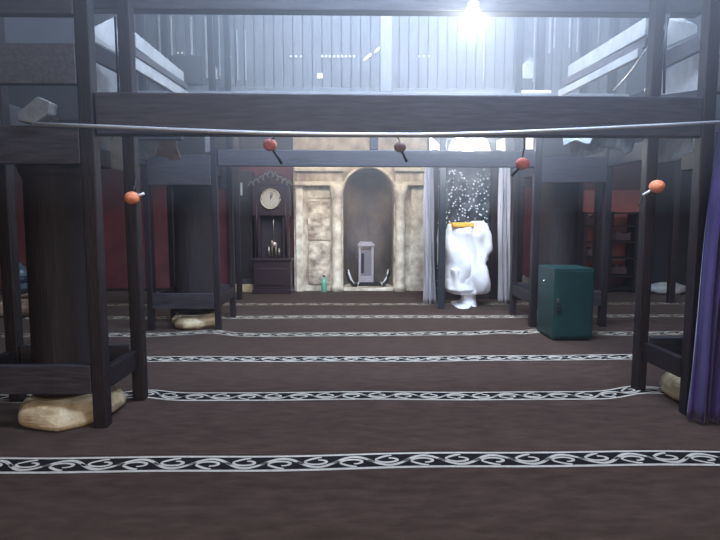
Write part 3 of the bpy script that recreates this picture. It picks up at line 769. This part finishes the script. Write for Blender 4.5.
MB().box(gx1, gx1 + .012, gy0 + .05, gy0 + .09, .28, .34).build('hinge', CHROME, o); MB().box(gx1, gx1 + .012, gy0 + .05, gy0 + .09, .16, .22).build('hinge', CHROME, o)

# white bag on the floor
def lump(c, r, sc, m, name, lab, cat, seed, amp=.25):
    m_ = MB(); m_.sphere((0, 0, 0), r, 24, 16)
    for v in m_.bm.verts:
        nn = v.co.normalized(); q = 1 + amp * noise.noise(nn * 2.2 + Vector((seed, 0, 0))) + amp * .3 * noise.noise(nn * 7 + Vector((0, seed, 0)))
        v.co = Vector((v.co.x * q * sc[0], v.co.y * q * sc[1], max(v.co.z * q * sc[2], -r * sc[2] * .7)))
    mz = min(v.co.z for v in m_.bm.verts)
    for v in m_.bm.verts: v.co += Vector((c[0], c[1], c[2] - mz))
    return tag(m_.build(name, m), lab, cat)
a = P(524, 296, 10.4)
lump((a.x, 10.4, .012), .16, (.85, .8, 1.2), RATTAN, 'cloth_bag', 'pale lumpy bag on the floor left of the green cabinet', 'bag', 2)
a = P(668, 290, 10.3)
lump((a.x, 10.3, .012), .22, (1.7, .8, .6), GREYCL, 'cloth_heap', 'low grey heap of cloth on the floor beyond the right posts', 'cloth', 5)
# shelf rack on salmon wall
tag(MB().box(X_(583, YW), X_(640, YW), YW - .04, YW - .004, .3, Z_(190, YW)).build('wall_panel', PINKW), 'salmon red wall panel behind the dark shelf rack', 'panel')
YR = 10.6
def XRk(px): return X_(px, YR)
o = empty('shelf_rack', (XRk(612), YR, .012), 'dark open shelf rack against the salmon red wall at right', 'shelf')
for px in (583, 609, 634, 640): MB().box(XRk(px) - .03, XRk(px) + .03, YR - .15, YR + .2, .012, Z_(212, YR)).build('upright', WOOD, o)
for py in (213, 226, 242, 258, 276, 288): MB().box(XRk(583), XRk(640), YR - .15, YR + .2, Z_(py + 1, YR), Z_(py - .6, YR)).build('shelf', WOOD, o)
for j, (pa, pb_, py) in enumerate(((586, 606, 225), (612, 630, 241), (586, 604, 257), (613, 628, 275))):
    bx_ = MB()
    xx = XRk(pa)
    while xx < XRk(pb_):
        wd = random.uniform(.02, .04); bx_.box(xx, xx + wd * .85, YR - .02, YR + .15, Z_(py - .6, YR) , Z_(py - random.uniform(7, 10), YR)); xx += wd
    bx_.build('dim_books', mat('dim_book_covers', (.09, .045, .05), .6, var=.4, vscale=20), o)['kind'] = 'stuff'
# far wooden posts of the outer aisle
for px, wd, Y, lab in ((600, 9, 9.3, 'broad dark outer post right of the green cabinet'), (520, 6, 9.6, 'slim dark post right of the right white curtain'),
                       (238, 5, 9.7, 'slim dark post left of the clock in front of the cupboard'), (150, 5, 9.4, 'dark outer post against the maroon wall at left'), (675, 6, 9.2, 'dark outer post seen between the right posts')):
    a = X_(px, Y); hw = wd / 1080 * Y
    tag(MB().box(a - hw, a + hw, Y - hw, Y + hw, .013, 3.29).build('aisle_post', WOOD, bevel=.01), lab, 'post', 'outer posts of the aisles')

# hanging sheets in the aisles
gt = 'sheets slung under the aisle ceilings'
def sheet(pts_, m, name, lab, seed, rag=.06, grp=gt):
    """four corner points (px,py,Y): tl,tr,br,bl"""
    c4 = [P(*p) for p in pts_]
    def fn(u, v):
        p = c4[0].lerp(c4[1], u).lerp(c4[3].lerp(c4[2], u), v)
        nn = noise.noise(p * 4 + Vector((seed, 0, 0))) * rag
        return p + Vector((nn * .3, nn, nn * .5 + (rag * .8 * noise.noise(p * 9) if v > .9 else 0)))
    tag(MB().grid(fn, 20, 12).build(name, m, solid=.008), lab, 'sheet', grp)
for nm, a_, b_ in (('first', (-3.5, 5.1, 2.31), (-1.55, 5.1, 2.31)), ('second', (-3.5, 5.62, 2.33), (-1.7, 5.62, 2.33))):
    tbeam('cross_beam', a_, b_, .07, .13, WOODH, 'nearer dark cross beam carrying the sheets at left' if nm == 'first' else 'farther dark cross beam carrying the sheets at left', 'cross beams carrying the sheets')
tbeam('cross_beam', (2.2, 5.1, 2.34), (3.9, 5.1, 2.34), .07, .13, WOODH, 'nearer dark cross beam carrying the sheets at right', 'cross beams carrying the sheets')
tbeam('cross_beam', (1.9, 5.6, 2.40), (3.9, 5.6, 2.40), .07, .13, WOODH, 'farther dark cross beam carrying the sheets at right', 'cross beams carrying the sheets')
sheet([(115, 133, 5.1), (130, 133, 5.1), (130, 171, 5.3), (99, 166, 5.3)], mat('buff_tarpaulin', (.80, .80, .70), .7, var=.15, vscale=5), 'hanging_sheet', 'pale buff sheet hanging between the two left posts', 1, .02)
sheet([(94, 133, 5.12), (113, 133, 5.12), (104, 160, 5.5), (94, 158, 5.5)], GREYCL, 'hanging_sheet', 'grey sheet close behind the near left post', 2, .03)
sheet([(137, 134, 5.62), (160, 134, 5.62), (154, 158, 5.85), (137, 160, 5.85)], GREYCL, 'hanging_sheet', 'pale grey sheet just right of the second left post', 3, .03)
sheet([(161, 133, 5.62), (176, 137, 5.66), (180, 160, 6.0), (156, 157, 5.95)], TANCL, 'hanging_sheet', 'brownish pink sheet under the beam at left', 4, .04)
sheet([(560, 135, 5.6), (640, 131, 5.6), (632, 152, 5.7), (572, 148, 5.75)], GREYCL, 'hanging_sheet', 'long crumpled grey sheet slung left of the second right post', 5, .10)
sheet([(562, 136, 5.55), (600, 131, 5.55), (590, 142, 5.53), (564, 143, 5.53)], PLASTIC, 'plastic_sheet', 'crumpled clear plastic sheet lying on the grey sheet at right', 6, .05, None)
sheet([(652, 132, 5.1), (693, 131, 5.1), (693, 160, 5.2), (655, 165, 5.3)], GREYCL, 'hanging_sheet', 'grey sheet hanging between the two right posts', 7, .03)
panel([(205, 134, 7.6), (216, 134, 7.6), (216, 152, 7.6), (205, 152, 7.6)], PALE, 'ceiling_panel', 'small pale panel above the far left posts', 'panel', grp=gp)

# ------------------------------------------------------------ left side
a = P(21, 288, 10.6)
o = empty('water_bottle', (a.x, 10.6, .012), 'large pale blue water bottle with a dark label at the far left wall', 'bottle')
MB().box(a.x - .3, a.x + .3, 10.42, 10.9, .012, .10).build('stand', WOODH, o, bevel=.01)
MB().lathe([(.13, .10), (.14, .13), (.14, .46), (.10, .53), (.04, .57), (.04, .62)], (a.x, 10.6, 0), 20).build('bottle_body', WATER, o)
MB().lathe([(.143, .22), (.143, .36)], (a.x, 10.6, 0), 20).build('bottle_label', LABELB, o)
p0 = P(-10, 318, 7.9); p1 = P(28, 306, 8.2)
rm = MB(); rm.tube([(p0.x - .3, 7.75, .15), (p1.x + .25, 8.15, .15)], .13, 20)
o = empty('rolled_mat', (p0.x, 7.8, .012), 'rolled tan woven mat on the carpet at the left edge', 'mat')
rm.build('roll', TAN, o)
def flap(u, v): return Vector((p0.x - .3 + u * 1.15, 8.0 + .35 * v + u * .25, .06 + .30 * (1 - v) * (.3 + u) + .01))
MB().grid(flap, 12, 8).build('loose_flap', RATTAN, o, solid=.012)
